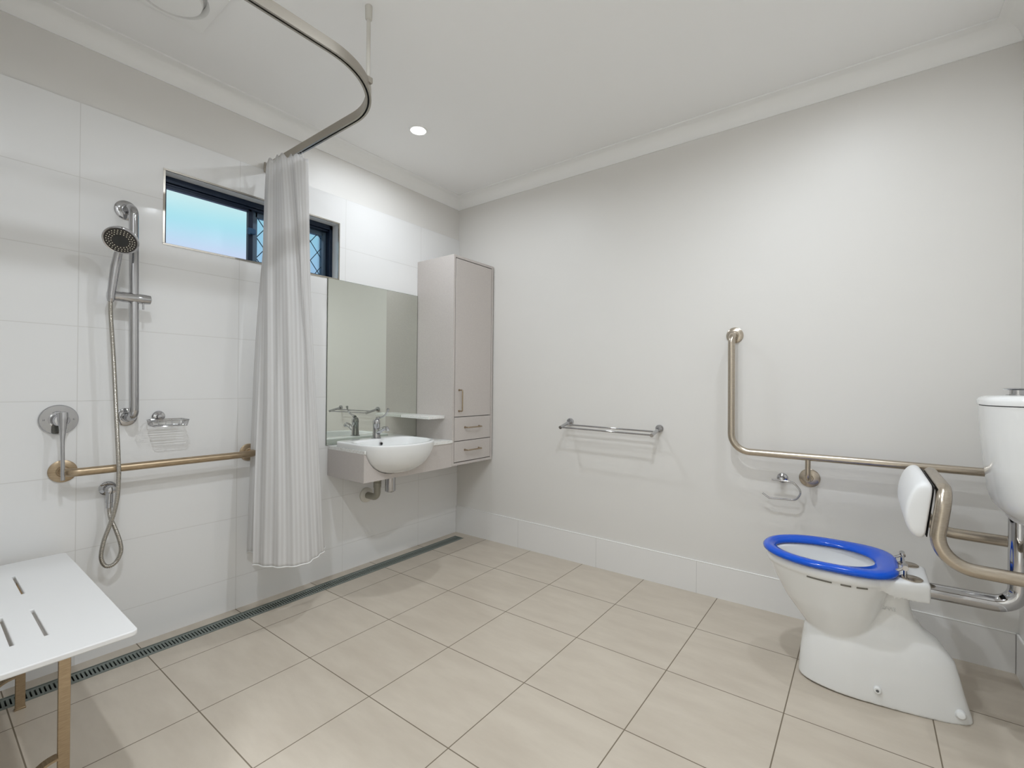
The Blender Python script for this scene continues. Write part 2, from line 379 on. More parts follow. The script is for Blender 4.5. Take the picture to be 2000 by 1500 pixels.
# ------------------------------------------------------------------ curtain
NU, NV = 420, 90
TP = [(.050, -1.452)]
for k in range(1, 15): TP.append((.050+.0225*k, TY+(.030 if k % 2 else -.022)))
TP += [(.392, -1.440), (.395, -1.466), (.355, -1.492), (.300, -1.485), (.250, -1.503), (.190, -1.497), (.140, -1.508), (.095, -1.498)]
Tp = catmull([(x, y, 0) for x, y in TP], 8)
tl = [0]
for i in range(1, len(Tp)): tl.append(tl[-1]+(Tp[i]-Tp[i-1]).length)
def along(P, Ls, u):
    d = u*Ls[-1]
    for i in range(1, len(P)):
        if Ls[i] >= d or i == len(P)-1:
            return P[i-1].lerp(P[i], (d-Ls[i-1])/max(1e-6, Ls[i]-Ls[i-1]))
UF = tl[14*8]/tl[-1]                       # share of the cloth that is pleated along the track
def top(u):                                # lower part of u: pleats; rest: panel wrapped round the near side
    return along(Tp, tl, (u/.55*UF) if u < .55 else UF+(u-.55)/.45*(1-UF))
Bp = catmull([(.035, -1.548, 0), (.10, -1.51, 0), (.14, -1.45, 0), (.10, -1.41, 0), (.17, -1.36, 0), (.22, -1.40, 0), (.26, -1.31, 0), (.235, -1.245, 0), (.285, -1.272, 0), (.345, -1.345, 0), (.372, -1.405, 0), (.362, -1.47, 0), (.335, -1.52, 0), (.29, -1.556, 0), (.225, -1.600, 0)], 12)
cl = [0]
for i in range(1, len(Bp)): cl.append(cl[-1]+(Bp[i]-Bp[i-1]).length)
def bot(u):
    d = u*cl[-1]
    for i in range(1, len(Bp)):
        if cl[i] >= d or i == len(Bp)-1:
            k = (d-cl[i-1])/max(1e-6, cl[i]-cl[i-1]); p = Bp[i-1].lerp(Bp[i], k); t_ = (Bp[i]-Bp[i-1]).normalized(); break
    nrm = Vector((-t_.y, t_.x, 0))
    return p+nrm*(.0045*math.sin(u*95)+.003*math.sin(u*41+1))
V, Fc, UVs = [], [], []
for j in range(NV+1):
    v = j/NV
    for i in range(NU+1):
        u = i/NU
        a, b_ = top(u), bot(u)
        k = v**.62; k = k*k*(3-2*k)*.35+k*.65
        # right hand edge stays gathered until low down
        late = v**1.9
        wgt = max(0, 1-abs(u-.52)/.26)
        kk = k*(1-wgt)+late*wgt
        p = a.lerp(b_, min(1, kk))
        # diagonal drapes
        dr_ = math.sin(v*PI)
        p += Vector((-.45, -.9, 0))*(.006*dr_*math.sin(7*u*PI+4*v))
        p += Vector((-.89, .45, 0))*(.007*dr_*math.sin(15*u*PI+5*v+2)+.0015*dr_*math.sin(31*u*PI-9*v))
        f_ = max(0, (u-.60)/.40); zt = 2.206+.006*math.sin(2*PI*14*u)+.052*min(1, f_*1.6)+.004*math.sin(40*f_)-.012*max(0, f_-.75); zb_ = .278-.012*math.sin(max(0, u-.5)*PI*2)+.008*math.sin(21*u)*(1-u)
        p.z = zt+(zb_-zt)*v
        V.append(p); UVs.append((u*1.1, v))
for j in range(NV):
    for i in range(NU):
        a = j*(NU+1)+i; Fc.append((a, a+1, a+NU+2, a+NU+1))
cu = MB().add(V, Fc).build('shower_curtain', M['cloth'], angle=180)
uvl = cu.data.uv_layers.new(name='UVMap')
for lp in cu.data.loops: uvl.data[lp.index].uv = UVs[lp.vertex_index]
sd = cu.modifiers.new('solid', 'SOLIDIFY'); sd.thickness = .0012
tag(cu, 'white satin striped shower curtain bunched beside the window', 'shower curtain')
hem = MB().tube([V[NV*(NU+1)+i]+Vector((0, 0, .004)) for i in range(0, NU+1, 2)], .0032, 6).build('hem', M['cloth_hook'], cu)
for q in range(12):
    u = (1+q*14/12.6)/14*.55
    p = V[int(u*NU)]; x = p.x
    MB().tube(catmull([(x, TY, 2.262), (x+.003, TY+.004, 2.245), (p.x, (p.y+TY)/2, 2.222), (p.x, p.y, 2.196), (p.x+.004, p.y-.004, 2.206), (x-.003, TY-.003, 2.240)], 5), .0018, 8).build('curtain_hook', M['cloth_hook'], cu)

# ------------------------------------------------------------------ vertical shower rail
def flange(org, ax, r, mt, parent, th=.008, tube_r=.016):
    return MB().lathe(org, ax, [(0, r), (th*.6, r), (th, r*.88), (th+.002, tube_r*1.35), (th+.006, tube_r*1.15), (th+.006, .004)]).build('flange', mt, parent)
sr = thing('shower_grab_rail', 'vertical chrome shower rail on the tiled wall left of the window', 'grab rail')
MB().tube(fillet([(.006, -2.035, 1.872), (.085, -2.028, 1.872), (.085, -2.019, .990), (.006, -2.026, .990)], .062, 10), .0165, 28).build('tube', M['chrome'], sr)
flange((0, -2.035, 1.872), (1, 0, 0), .040, M['chrome'], sr); flange((0, -2.026, .990), (1, 0, 0), .038, M['chrome'], sr)
hd = MB().lathe((.088, -2.112, 1.489), (0, 1, 0), [(0, .013), (.002, .0185), (.045, .0195), (.05, .0205), (.118, .0205), (.142, .0185), (.144, .015)]).build('slider_holder', M['chrome'], sr)
MB().lathe((.095, -1.995, 1.475), (0, 0, -1), [(0, .0035), (.03, .0035)], 12).build('lock_pin', M['chrome'], hd)
hs_ = thing('hand_shower', 'chrome hand shower with dark round spray face hanging on the vertical rail', 'shower head')
HCn = Vector((.196, -2.094, 1.694)); nrm = Vector((.68, -.32, -.65)).normalized()
MB().tube([(.107, -2.103, 1.470), (.109, -2.102, 1.50), (.122, -2.094, 1.60), (.132, -2.088, 1.650), (.156, -2.084, 1.688)], [.0125, .0135, .0155, .014, .012], 24).build('handle', M['chrome'], hs_)
MB().lathe((.106, -2.104, 1.462), (.14, .05, .99), [(0, .0105), (.012, .013), (.014, .011)]).build('nut', M['chrome'], hs_)
MB().lathe(HCn-nrm*.032, nrm, [(0, .018), (.006, .032), (.016, .048), (.026, .056), (.034, .0575), (.037, .055), (.035, .050)], 56).build('head', M['chrome'], hs_)
fp = MB().lathe(HCn, nrm, [(0, .052), (.003, .0525), (.005, .050), (.005, .001)], 56).build('spray_face', M['face'], hs_)
MB().lathe(HCn+nrm*.0045, nrm, [(0, .024), (.0018, .023), (.0018, .001)], 40).build('centre_disc', mat('grey black rubber', (44, 44, 42), .5), fp)
uu = nrm.cross(Vector((0, 0, 1))).normalized(); vv = nrm.cross(uu)
nz = MB()
for rr_, cnt in ((.029, 18), (.0365, 23), (.044, 27)):
    for k in range(cnt):
        a = 2*PI*k/cnt+rr_*50; nz.lathe(HCn+nrm*.005+(uu*math.cos(a)+vv*math.sin(a))*rr_, nrm, [(0, .0017), (.0015, .0015), (.002, .0007)], 8)
nz.build('spray_nozzles', M['nozzle'], fp)
# ribbed hose
hp = catmull([(.106, -2.104, 1.466), (.108, -2.103, 1.40), (.112, -2.094, 1.236), (.115, -2.085, 1.03), (.117, -2.076, .83), (.112, -2.073, .755), (.100, -2.074, .67), (.085, -2.082, .60), (.075, -2.092, .555), (.068, -2.109, .49), (.062, -2.115, .43), (.060, -2.104, .393), (.060, -2.085, .384), (.062, -2.066, .398), (.066, -2.053, .435), (.066, -2.056, .475), (.062, -2.070, .53), (.057, -2.084, .575), (.051, -2.088, .605), (.050, -2.089, .64)], 30)
dd = [0]
for i in range(1, len(hp)): dd.append(dd[-1]+(hp[i]-hp[i-1]).length)
hp2 = []; k = 0; step = .0014; D = 0
while D < dd[-1]:
    while dd[k+1] < D: k += 1
    hp2.append(hp[k].lerp(hp[k+1], (D-dd[k])/max(1e-9, dd[k+1]-dd[k]))); D += step
tag(MB().tube(hp2, [.0082 if (i % 4) < 2 else .0069 for i in range(len(hp2))], 12).build('shower_hose', mat('woven chrome hose', (182, 178, 170), .22, 1), angle=80),
    'ribbed metal shower hose looping down from the hand shower', 'hose')
eb = thing('hose_wall_elbow', 'small round chrome wall elbow that the hose screws into', 'wall outlet')
MB().lathe((0, -2.084, .694), (1, 0, 0), [(0, .028), (.004, .029), (.009, .024), (.012, .018), (.03, .017), (.05, .0175), (.064, .013), (.067, .004)]).build('body', M['chrome'], eb)
MB().lathe((.048, -2.088, .694), (0, 0, -1), [(0, .0125), (.05, .0128), (.051, .0112), (.053, .0112), (.072, .0112), (.074, .0095)]).build('hose_nut', M['chrome'], eb)
MB().box(.012, .020, -2.080, -2.070, .615, .69).build('check_lever', M['chrome'], eb, bevel=.003)
# shower mixer
mx_ = thing('shower_mixer', 'round chrome shower mixer with a long thin lever left of the hose', 'tap')
pl = MB().lathe((0, -2.235, .989), (1, 0, 0), [(0, .058), (.006, .058), (.010, .055), (.011, .028), (.011, .002)], 56).build('plate', M['chrome'], mx_)
MB().lathe((.010, -2.235, .989), (1, 0, 0), [(0, .030), (.003, .031), (.004, .026), (.045, .024), (.052, .020), (.054, .004)]).build('boss', M['chrome'], mx_)
MB().box(.012, .022, -2.256, -2.236, .935, .972).build('diverter_tab', mat('dark chrome', (110, 110, 106), .2, 1), mx_, bevel=.004)
MB().tube(catmull([(.060, -2.232, 1.022), (.064, -2.232, .995), (.070, -2.233, .955), (.078, -2.235, .915), (.084, -2.235, .86), (.088, -2.2345, .79), (.088, -2.2345, .762)], 6),
          [.006]+[.0165]*6+[.0165-.0009*i for i in range(1, 7)]+[.0105-.0006*i for i in range(1, 8)]+[.0062]*17, 20).build('lever', M['chrome'], mx_)
def text(body, loc, size, rot, mt, parent, name, ext=.0004):
    cu_ = bpy.data.curves.new(name, 'FONT'); cu_.body = body; cu_.size = size; cu_.extrude = ext; cu_.align_x = 'CENTER'; cu_.align_y = 'CENTER'
    o = bpy.data.objects.new(name, cu_); C.objects.link(o); o.location = loc; o.rotation_euler = rot; cu_.materials.append(mt)
    bpy.context.view_layer.update(); me_ = bpy.data.meshes.new_from_object(o.evaluated_get(bpy.context.evaluated_depsgraph_get())); mw = o.matrix_world.copy()
    bpy.data.objects.remove(o); o = bpy.data.objects.new(name, me_); C.objects.link(o); o.matrix_world = mw
    if parent: o.parent = parent
    return o
text('H', (.0113, -2.278, .989), .009, (PI/2, 0, PI/2), M['ink'], pl, 'hot_mark'); text('C', (.0113, -2.192, .989), .009, (PI/2, 0, PI/2), M['ink'], pl, 'cold_mark')
# horizontal stainless grab rail
gr = thing('grab_rail', 'horizontal brushed steel grab rail low on the tiled wall in the shower', 'grab rail')
MB().tube(fillet([(.006, -2.222, .785), (.088, -2.222, .787), (.088, -1.528, .787), (.006, -1.528, .785)], .045, 8), .016, 28).build('tube', M['legsteel'], gr)
flange((0, -2.222, .785), (1, 0, 0), .0435, M['legsteel'], gr); flange((0, -1.528, .785), (1, 0, 0), .0435, M['legsteel'], gr)
# soap basket
sk = thing('soap_basket', 'chrome wire soap basket on the tiled wall beside the shower rail', 'soap dish')
MB().lathe((0, -1.912, .986), (1, 0, 0), [(0, .024), (.004, .025), (.010, .021), (.013, .011), (.03, .010), (.032, .003)]).build('wall_mount', M['chrome'], sk)
y0, y1, x0, x1, zt, zb = -1.962, -1.826, .018, .118, .974, .949
def rrect(x0, x1, y0, y1, z, r): return fillet([(x0, (y0+y1)/2, z), (x0, y0, z), (x1, y0, z), (x1, y1, z), (x0, y1, z), (x0, (y0+y1)/2+.001, z)], r, 5)
MB().tube(rrect(x0, x1, y0, y1, zt, .018)[:-1], .0026, 10, closed=True).build('rim_wire', M['chrome'], sk)
bw = MB().tube(rrect(x0+.006, x1-.006, y0+.006, y1-.006, zb, .014)[:-1], .0018, 8, closed=True)
for k in range(7):
    x = x0+.016+k*(x1-x0-.032)/6; bw.tube(fillet([(x, y0, zt), (x, y0+.006, zb), (x, y1-.006, zb), (x, y1, zt)], .006, 4), .0014, 8)
for k in range(2):
    y = y0+.045+k*.05; bw.tube(fillet([(x0, y, zt), (x0+.006, y, zb), (x1-.006, y, zb), (x1, y, zt)], .006, 4), .0014, 8)
bw.build('wire_grid', M['chrome'], sk)

# ------------------------------------------------------------------ folding shower seat
se = thing('folding_bench', 'white slotted folding shower bench on steel legs at bottom left', 'bench')
sx0, sx1, sy0, sy1, sz = .050, .968, FY+.015, -2.217, .476
import bmesh
mb = MB(); slots = []
for xa, xb in ((.215, .43), (.593, .818)):
    for yy in (-2.374, -2.436, -2.498, -2.560): slots.append((xa, xb, yy-.0035, yy+.0035))
xs = [sx0, .215, .43, .593, .818, sx1]; ys = [sy0]+sorted(v for yy in (-2.374, -2.436, -2.498, -2.560) for v in (yy-.0035, yy+.0035))+[sy1]
bm = bmesh.new(); vg = {}
for i, x in enumerate(xs):
    for j, y in enumerate(ys): vg[i, j] = bm.verts.new((x, y, sz))
def isslot(i, j): return i in (1, 3) and j % 2 == 1
for i in range(len(xs)-1):
    for j in range(len(ys)-1):
        if isslot(i, j): continue
        last = j == len(ys)-2
        if last and i in (0, len(xs)-2):          # rounded outer corners
            cr = .016; right = i > 0; cx_ = (sx1-cr) if right else (sx0+cr); arc = []
            for k in range(7):
                a_ = PI/2*k/6 if right else PI/2+PI/2*k/6
                arc.append(bm.verts.new((cx_+cr*math.cos(a_), sy1-cr+cr*math.sin(a_), sz)))
            if right: bm.faces.new([vg[i, j], vg[i+1, j]]+arc+[vg[i, j+1]]); bm.verts.remove(vg[i+1, j+1])
            else: bm.faces.new([vg[i, j], vg[i+1, j], vg[i+1, j+1]]+arc); bm.verts.remove(vg[i, j+1])
        else: bm.faces.new((vg[i, j], vg[i+1, j], vg[i+1, j+1], vg[i, j+1]))
ex = bmesh.ops.extrude_face_region(bm, geom=bm.faces[:])
bmesh.ops.translate(bm, vec=(0, 0, -.015), verts=[q for q in ex['geom'] if isinstance(q, bmesh.types.BMVert)])
bmesh.ops.recalc_face_normals(bm, faces=bm.faces)
me = bpy.data.meshes.new('seat_panel'); bm.to_mesh(me); bm.free(); o = bpy.data.objects.new('seat_panel', me); C.objects.link(o); o.parent = se; me.materials.append(M['white_pl'])
b_ = o.modifiers.new('bevel', 'BEVEL'); b_.width = .003; b_.segments = 3; b_.limit_method = 'ANGLE'; b_.angle_limit = math.radians(50)
for p in me.polygons: p.use_smooth = True
me.set_sharp_from_angle(angle=math.radians(40))
zt = sz-.015
for lx, ly in ((.196, -2.352), (.800, -2.336)):
    lg = MB().box(lx-.005, lx+.005, ly-.0125, ly+.0125, fz(lx)+.004, zt).build('leg', M['legsteel'], se, bevel=.0015)
    lg.rotation_euler = (0, 0, 0)
    MB().box(lx-.007, lx+.007, ly-.0145, ly+.0145, fz(lx), fz(lx)+.006).build('foot', M['legsteel'], lg, bevel=.001)
    pts = [(lx, ly-.012-.055*math.sin(a), .075+.055*math.cos(a)) for a in [k*PI/20 for k in range(11)]]
    outer = [(lx-.014, ly-.012-.062*math.sin(k*PI/20), fz(lx)+.004+.062+.056*math.cos(k*PI/20)) for k in range(11)]
    inner = [(lx-.014, ly-.012-.056*math.sin(k*PI/20), fz(lx)+.004+.062+.050*math.cos(k*PI/20)) for k in range(11)]
    MB().prism([(p[0], p[1], p[2]) for p in outer]+[(outer[-1][0], outer[-1][1], fz(lx)), (inner[-1][0], inner[-1][1], fz(lx))]+[p for p in reversed(inner)], (.028, 0, 0)).build('curved_foot_strap', M['legsteel'], lg)
MB().box(.13, .87, ly-.012, ly+.004, zt-.022, zt-.001).build('cross_bar', M['legsteel'], se, bevel=.003)
for q_ in (.10, .87): MB().box(q_, q_+.03, sy0-.014, -2.26, zt-.022, zt).build('seat_bearer', M['legsteel'], se, bevel=.003)
MB().box(.08, .93, FY, FY+.014, zt-.045, sz+.01).build('hinge_plate', M['legsteel'], se, bevel=.002)

# ------------------------------------------------------------------ tall cabinet
CX, CY0, CY1, CZ0, CZ1 = .357, -.412, -.004, .603, 2.003
tc_ = thing('tall_cabinet', 'tall greige wall cabinet in the corner with a door and two drawers', 'cabinet')
th = .017
mb = MB().box(0.001, CX, CY0, CY0+th, CZ0, CZ1).box(.001, CX, CY1-th, CY1, CZ0, CZ1).box(.001, CX, CY0+th, CY1-th, CZ0, CZ0+th).box(.001, CX, CY0+th, CY1-th, CZ1-th, CZ1).box(.001, .012, CY0+th, CY1-th, CZ0+th, CZ1-th)
mb.build('carcass', M['cab'], tc_, bevel=.0008)
MB().box(.02, CX-.018, CY0+th, CY1-th, CZ0+th, CZ1-th).build('gap_shade_block', M['black'], tc_, smooth=False)  # black block fills the carcass so the front gaps read as shade
gp = .0045
def front(name, z0, z1):
    return MB().box(CX-.016, CX+.001, CY0+th+gp, CY1-th-gp, z0+gp/2, z1-gp/2).build(name, M['cab'], tc_, bevel=.0008)
def pull(p0, p1, off, parent):
    p0, p1 = Vector(p0), Vector(p1); o_ = Vector((off, 0, 0)); d_ = (p1-p0).normalized()*.010
    mb = MB().tube(fillet([p0, p0+o_, p1+o_, p1], .008, 6), .0048, 12)
    mb.lathe(p0, (1, 0, 0), [(0, .0075), (.003, .0075), (.004, .005)], 16).lathe(p1, (1, 0, 0), [(0, .0075), (.003, .0075), (.004, .005)], 16)
    return mb.build('handle', M['handle'], parent)
d1 = front('door', .925, CZ1-th-.003); w1 = front('drawer', .7635, .925); w2 = front('drawer', CZ0+th+.003, .7635)
xh = CX+.001
pull((xh, -.352, 1.105), (xh, -.352, .965), .032, d1)
pull((xh, -.292, .853), (xh, -.150, .853), .032, w1); pull((xh, -.292, .700), (xh, -.150, .700), .032, w2)

# ------------------------------------------------------------------ mirror
mi = thing('wall_mirror', 'frameless rectangular mirror above the basin', 'mirror')
MB().box(.001, .0065, -1.100, -.4135, .777, 1.762).build('backing', M['mirror_edge'], mi, smooth=False)
MB().box(.0065, .0075, -1.0985, -.4165, .7785, 1.7605).build('mirror_glass', M['mirror'], mi, smooth=False)
# ------------------------------------------------------------------ stone shelf
tag(MB().box(.0085, .285, -.555, CY0-.001, .915, .934).build('stone_shelf', M['stone'], bevel=.002), 'small white stone shelf fixed beside the tall cabinet above the basin', 'shelf')

# ------------------------------------------------------------------ vanity, benchtop, basin
VX, VY0, VY1, VZ0, VZ1 = .357, -1.087, CY0-.001, .600, .757
BC = Vector((.30, -.84)); BW = .245
def basin_ring(xb, xc, w_, fr, rc, N=96):
    pts = []
    for k in range(41):                       # front half ellipse from +y side to -y side
        a = PI/2-PI*k/40; pts.append(Vector((xc+fr*max(0, math.cos(a))**.9, w_*math.sin(a))))
    side = [Vector((xb+rc, -w_))]
    pts += [Vector((xc+(xb+rc-xc)*k/8, -w_)) for k in range(1, 9)]
    pts += [Vector((xb+rc-rc*math.sin(a*PI/16), -w_+rc-rc*math.cos(a*PI/16))) for a in range(1, 9)]
    pts += [Vector((xb, -w_+rc+(2*w_-2*rc)*k/20)) for k in range(1, 21)]
    pts += [Vector((xb+rc-rc*math.cos(a*PI/16), w_-rc+rc*math.sin(a*PI/16))) for a in range(1, 9)]
    pts += [Vector((xb+rc+(xc-xb-rc)*k/8, w_)) for k in range(1, 8)]
    return pts
R0 = basin_ring(.055, .31, BW, .20, .045)
R1 = basin_ring(.165, .31, BW-.026, .174, .08)
def rg(R, s_, z, c=(.33, 0)): return [(c[0]+(p.x-c[0])*s_, BC.y+c[1]+(p.y-c[1])*s_, z) for p in R]
cb = (.300, 0)
outer_prof = [(.0, .622), (.22, .623), (.42, .631), (.60, .648), (.74, .672), (.85, .702), (.925, .734), (.965, .757), (.985, .780), (.995, .795), (.992, .802), (.98, .805)]
inner_prof = [(1.02, .805), (1.0, .803), (.985, .796), (.95, .77), (.88, .735), (.74, .70), (.5, .68), (.25, .675), (0.05, .674)]
rings = [rg(R0, max(s_, .01), z, cb) for s_, z in outer_prof]+[rg(R1, s_, z, (.32, 0)) for s_, z in inner_prof]
va = thing('vanity_cabinet', 'wall hung greige vanity cabinet below the stone benchtop', 'cabinet')
MB().box(.001, VX-.018, VY0, VY0+.017, VZ0, VZ1).build('side_panel', M['cab'], va, bevel=.0006)
# half width of basin at x = VX-ish for each z, cut out of the front panel
def hw_at(z, x):
    for (s0, z0), (s1, z1) in zip(outer_prof, outer_prof[1:]):
        if z0 <= z <= z1: s_ = s0+(s1-s0)*(z-z0)/(z1-z0); break
    else: return 0
    if s_ <= .02: return 0
    best = 0
    for p in R0:
        px, py = cb[0]+(p.x-cb[0])*s_, p.y*s_
        if px >= x-.004: best = max(best, abs(py))
    return best
zs = [VZ1-k*(VZ1-.626)/16 for k in range(17)]
cut = [(BC.y-hw_at(z, VX-.018)-.004, z-.0005) for z in zs]+[(BC.y+hw_at(z, VX-.018)+.004, z-.0005) for z in reversed(zs)]
cut[0] = (cut[0][0], VZ1); cut[-1] = (cut[-1][0], VZ1)
poly = [(VX-.018, VY0, VZ0), (VX-.018, VY0, VZ1)]+[(VX-.018, y, z) for y, z in cut]+[(VX-.018, VY1, VZ1), (VX-.018, VY1, VZ0)]
me_mb = MB().prism(poly, (.018, 0, 0)); fpn = me_mb.build('front_panel', M['cab'], va, smooth=False)
bm = bmesh.new(); bm.from_mesh(fpn.data); bmesh.ops.triangulate(bm, faces=[f for f in bm.faces if len(f.verts) > 4]); bm.to_mesh(fpn.data); bm.free()
MB().box(.001, .02, VY0+.017, VY1, VZ0, VZ1).build('back_rail', M['cab'], va, smooth=False)
bt = []
nr = [(cb[0]+(p.x-cb[0])*.985, BC.y+p.y*.985) for p in R0]
neg = [q for q in nr if q[0] < VX+.006]
neg.sort(key=lambda q: 0)
i0 = next(i for i in range(len(nr)) if nr[i][0] < VX+.006 and nr[i-1][0] >= VX+.006)   # from -y side going back
seq = [nr[(i0+k) % len(nr)] for k in range(len(neg))]
bt = [(.001, VY0), (VX+.006, VY0), (VX+.006, seq[0][1])]+seq+[(VX+.006, seq[-1][1]), (VX+.006, VY1), (.001, VY1)]
bo = MB().prism([(x, y, .757) for x, y in bt], (0, 0, .018)).build('benchtop', M['stone'], smooth=False)
bm = bmesh.new(); bm.from_mesh(bo.data); bmesh.ops.triangulate(bm, faces=[f for f in bm.faces if len(f.verts) > 4]); bm.to_mesh(bo.data); bm.free()
tag(bo, 'white speckled stone benchtop around the basin on the vanity cabinet', 'benchtop')
ba = thing('basin', 'white semi-recessed oval basin set in the stone benchtop', 'basin')
MB().loft(rings).build('bowl', M['ceramic'], ba, angle=60)
MB().lathe((.178, BC.y, .778), (1, 0, .25), [(-.004, .012), (.001, .012), (.002, .008), (-.001, .007)], 24).build('overflow_ring', M['chrome'], ba)
MB().lathe((.182, BC.y, .7785), (1, 0, .25), [(0, .007), (.0005, .007)], 20).build('overflow_hole', M['black'], ba)
MB().lathe((.32, BC.y, .673), (0, 0, 1), [(0, .026), (.003, .027), (.005, .022), (.005, .002)], 30).build('waste_plug', M['chrome'], ba)
tp = thing('basin_tap', 'chrome basin mixer tap with an upswept long lever', 'tap')
tx, ty = .118, -.832
MB().lathe((tx, ty, .805), (0, 0, 1), [(0, .029), (.005, .029), (.007, .024), (.045, .021), (.085, .021), (.087, .022), (.108, .021), (.118, .015), (.121, .004)]).build('body', M['chrome'], tp)
MB().tube(catmull([(tx+.008, ty, .842), (tx+.045, ty, .858), (tx+.082, ty, .872), (tx+.104, ty, .873), (tx+.112, ty, .860)], 5), [.0165]*5+[.0135]*5+[.0115]*5+[.011]*6, 20).build('spout', M['chrome'], tp)
MB().tube(catmull([(tx+.004, ty, .925), (tx+.030, ty+.002, .934), (tx+.068, ty+.004, .947), (tx+.094, ty+.005, .968), (tx+.104, ty+.006, .992)], 6), [.012]*3+[.009]*3+[.005]*13+[.0058]*3+[.008]*3, 16).build('lever', M['chrome'], tp)
wp = thing('waste_pipe', 'grey plastic waste elbow with white wall flange under the vanity', 'pipe')
MB().lathe((0, -.818, .436), (1, 0, 0), [(0, .047), (.010, .046), (.014, .040), (.018, .028), (.018, .022)], 48).build('wall_flange', mat('cream plastic', (226, 222, 212), .4), wp)
MB().tube(fillet([(.001, -.818, .436), (.115, -.818, .436), (.115, -.818, .605)], .038, 10), .0205, 28).build('elbow', M['greypvc'], wp)
MB().lathe((.115, -.818, .500), (0, 0, 1), [(0, .0205), (.001, .0235), (.03, .0240), (.032, .021), (.034, .021), (.036, .0245), (.062, .0245), (.065, .0205)], 28).build('coupling', M['greypvc'], wp)
bt_ = thing('bottle_trap', 'polished chrome bottle trap hanging under the basin', 'trap')
MB().lathe((.195, -.782, .478), (0, 0, 1), [(0, .010), (.001, .024), (.006, .030), (.012, .031), (.15, .031)], 40).build('bottle', M['chrome'], bt_)
MB().tube([(.120, -.806, .585), (.18, -.787, .590)], .010, 16).build('outlet_arm', M['greypvc'], bt_)

# ------------------------------------------------------------------ towel rail
tw = thing('towel_rail', 'double bar chrome towel rail on the painted back wall', 'towel rail')
for x, z in ((1.008, .911), (1.590, .904)):
    MB().lathe((x, .008, z), (0, -1, 0), [(0, .0215), (.014, .0215), (.017, .019), (.018, .010)], 32).build('wall_mount', M['chrome'], tw)
    MB().tube([(x, .002, z-.001), (x, -.012, z-.003), (x, -.020, z-.005), (x, -.122, z-.030)], [.0085, .0085, .0105, .0105], 24).build('arm', M['chrome'], tw)
for f_ in (.052, .112):
    MB().tube([(1.008, -f_, .911-.003-f_*.235), (1.590, -f_, .904-.003-f_*.235)], .0052, 16).build('bar', M['chrome'], tw)

# ------------------------------------------------------------------ L shaped grab rail by the toilet
lr = thing('angled_grab_rail', 'right angled brushed steel grab rail on the back wall behind the toilet', 'grab rail')
MB().tube(fillet([(1.979, .006, 1.412), (1.982, -.082, 1.405), (1.986, -.085, .826), (2.935, -.088, .826), (2.9965, -.088, .826)], [.045, .085, .01], 10), .0165, 28).build('tube', M['steel'], lr)
MB().tube(fillet([(2.312, -.086, .815), (2.312, -.086, .716), (2.312, .006, .716)], .03, 8), .011, 20).build('support_post', M['steel'], lr)
flange((1.979, .008, 1.412), (0, -1, 0), .041, M['steel'], lr); flange((2.312, .008, .716), (0, -1, 0), .043, M['steel'], lr, tube_r=.012)
flange((RX, -.088, .826), (-1, 0, 0), .041, M['steel'], lr)
# ------------------------------------------------------------------ toilet roll holder
th_ = thing('toilet_roll_holder', 'empty chrome wire toilet roll holder below the angled grab rail', 'toilet roll holder')
MB().lathe((2.200, .008, .702), (0, -1, 0), [(0, .024), (.003, .024), (.008, .021), (.012, .012), (.052, .0105), (.060, .010), (.062, .003)]).build('wall_mount', M['chrome'], th_)
MB().tube(fillet([(2.160, -.050, .698), (2.250, -.050, .697), (2.287, -.050, .655), (2.262, -.050, .612), (2.150, -.050, .607), (2.122, -.050, .627)], [.03, .03, .03, .012], 8), .0042, 12).build('wire_arm', M['chrome'], th_)

# ------------------------------------------------------------------ toilet
to = thing('toilet', 'white accessible toilet pan with a bright blue seat', 'toilet')
TCY = -.450
def egg(xf, xb, hw_, z, n=64, wide=.58, ef=2.0, eb_=2.6, taper=0.):
    xc = xf+(xb-xf)*wide; pts = []
    for k in range(n):
        a = 2*PI*k/n; c, s_ = math.cos(a), math.sin(a)
        if c >= 0: X = xc+(xb-xc)*abs(c)**(2/eb_); Y = hw_*math.copysign(abs(s_)**(2/eb_), s_)
        else: X = xc-(xc-xf)*abs(c)**(2/ef); Y = hw_*math.copysign(abs(s_)**(2/ef), s_)
        if taper: Y *= 1-taper*max(0, (X-xf)/(xb-xf)-.35)
        pts.append((X, TCY+Y, z))
    return pts
mb = MB()
bowl = [egg(2.365, 2.50, .07, .20), egg(2.345, 2.52, .088, .235), egg(2.310, 2.545, .108, .28), egg(2.268, 2.565, .132, .337), egg(2.236, 2.585, .152, .40), egg(2.214, 2.60, .166, .445), egg(2.207, 2.605, .170, .462),
        egg(2.202, 2.61, .178, .466), egg(2.201, 2.612, .180, .480), egg(2.204, 2.61, .178, .494), egg(2.212, 2.60, .170, .498),
        egg(2.240, 2.565, .138, .498), egg(2.246, 2.56, .132, .492), egg(2.250, 2.558, .130, .470), egg(2.255, 2.55, .124, .43), egg(2.285, 2.53, .104, .37), egg(2.32, 2.50, .080, .32), egg(2.36, 2.47, .045, .305)]
mb.loft(bowl)
base = [(2.316, 2.812, .108, .043, .42), (2.318, 2.808, .108, .06, .42), (2.322, 2.790, .106, .126, .42), (2.328, 2.778, .102, .18, .42), (2.334, 2.766, .096, .223, .40), (2.345, 2.745, .088, .255, .34), (2.38, 2.722, .076, .285, .28), (2.44, 2.688, .064, .308, .18), (2.50, 2.662, .058, .344, .1), (2.548, 2.650, .056, .38, 0), (2.566, 2.648, .058, .42, 0), (2.570, 2.655, .070, .47, 0)]
mb2 = MB().loft([egg(a, b_, h, z, wide=.42, ef=2.6, eb_=3.0, taper=t_*1.15) for a, b_, h, z, t_ in base])
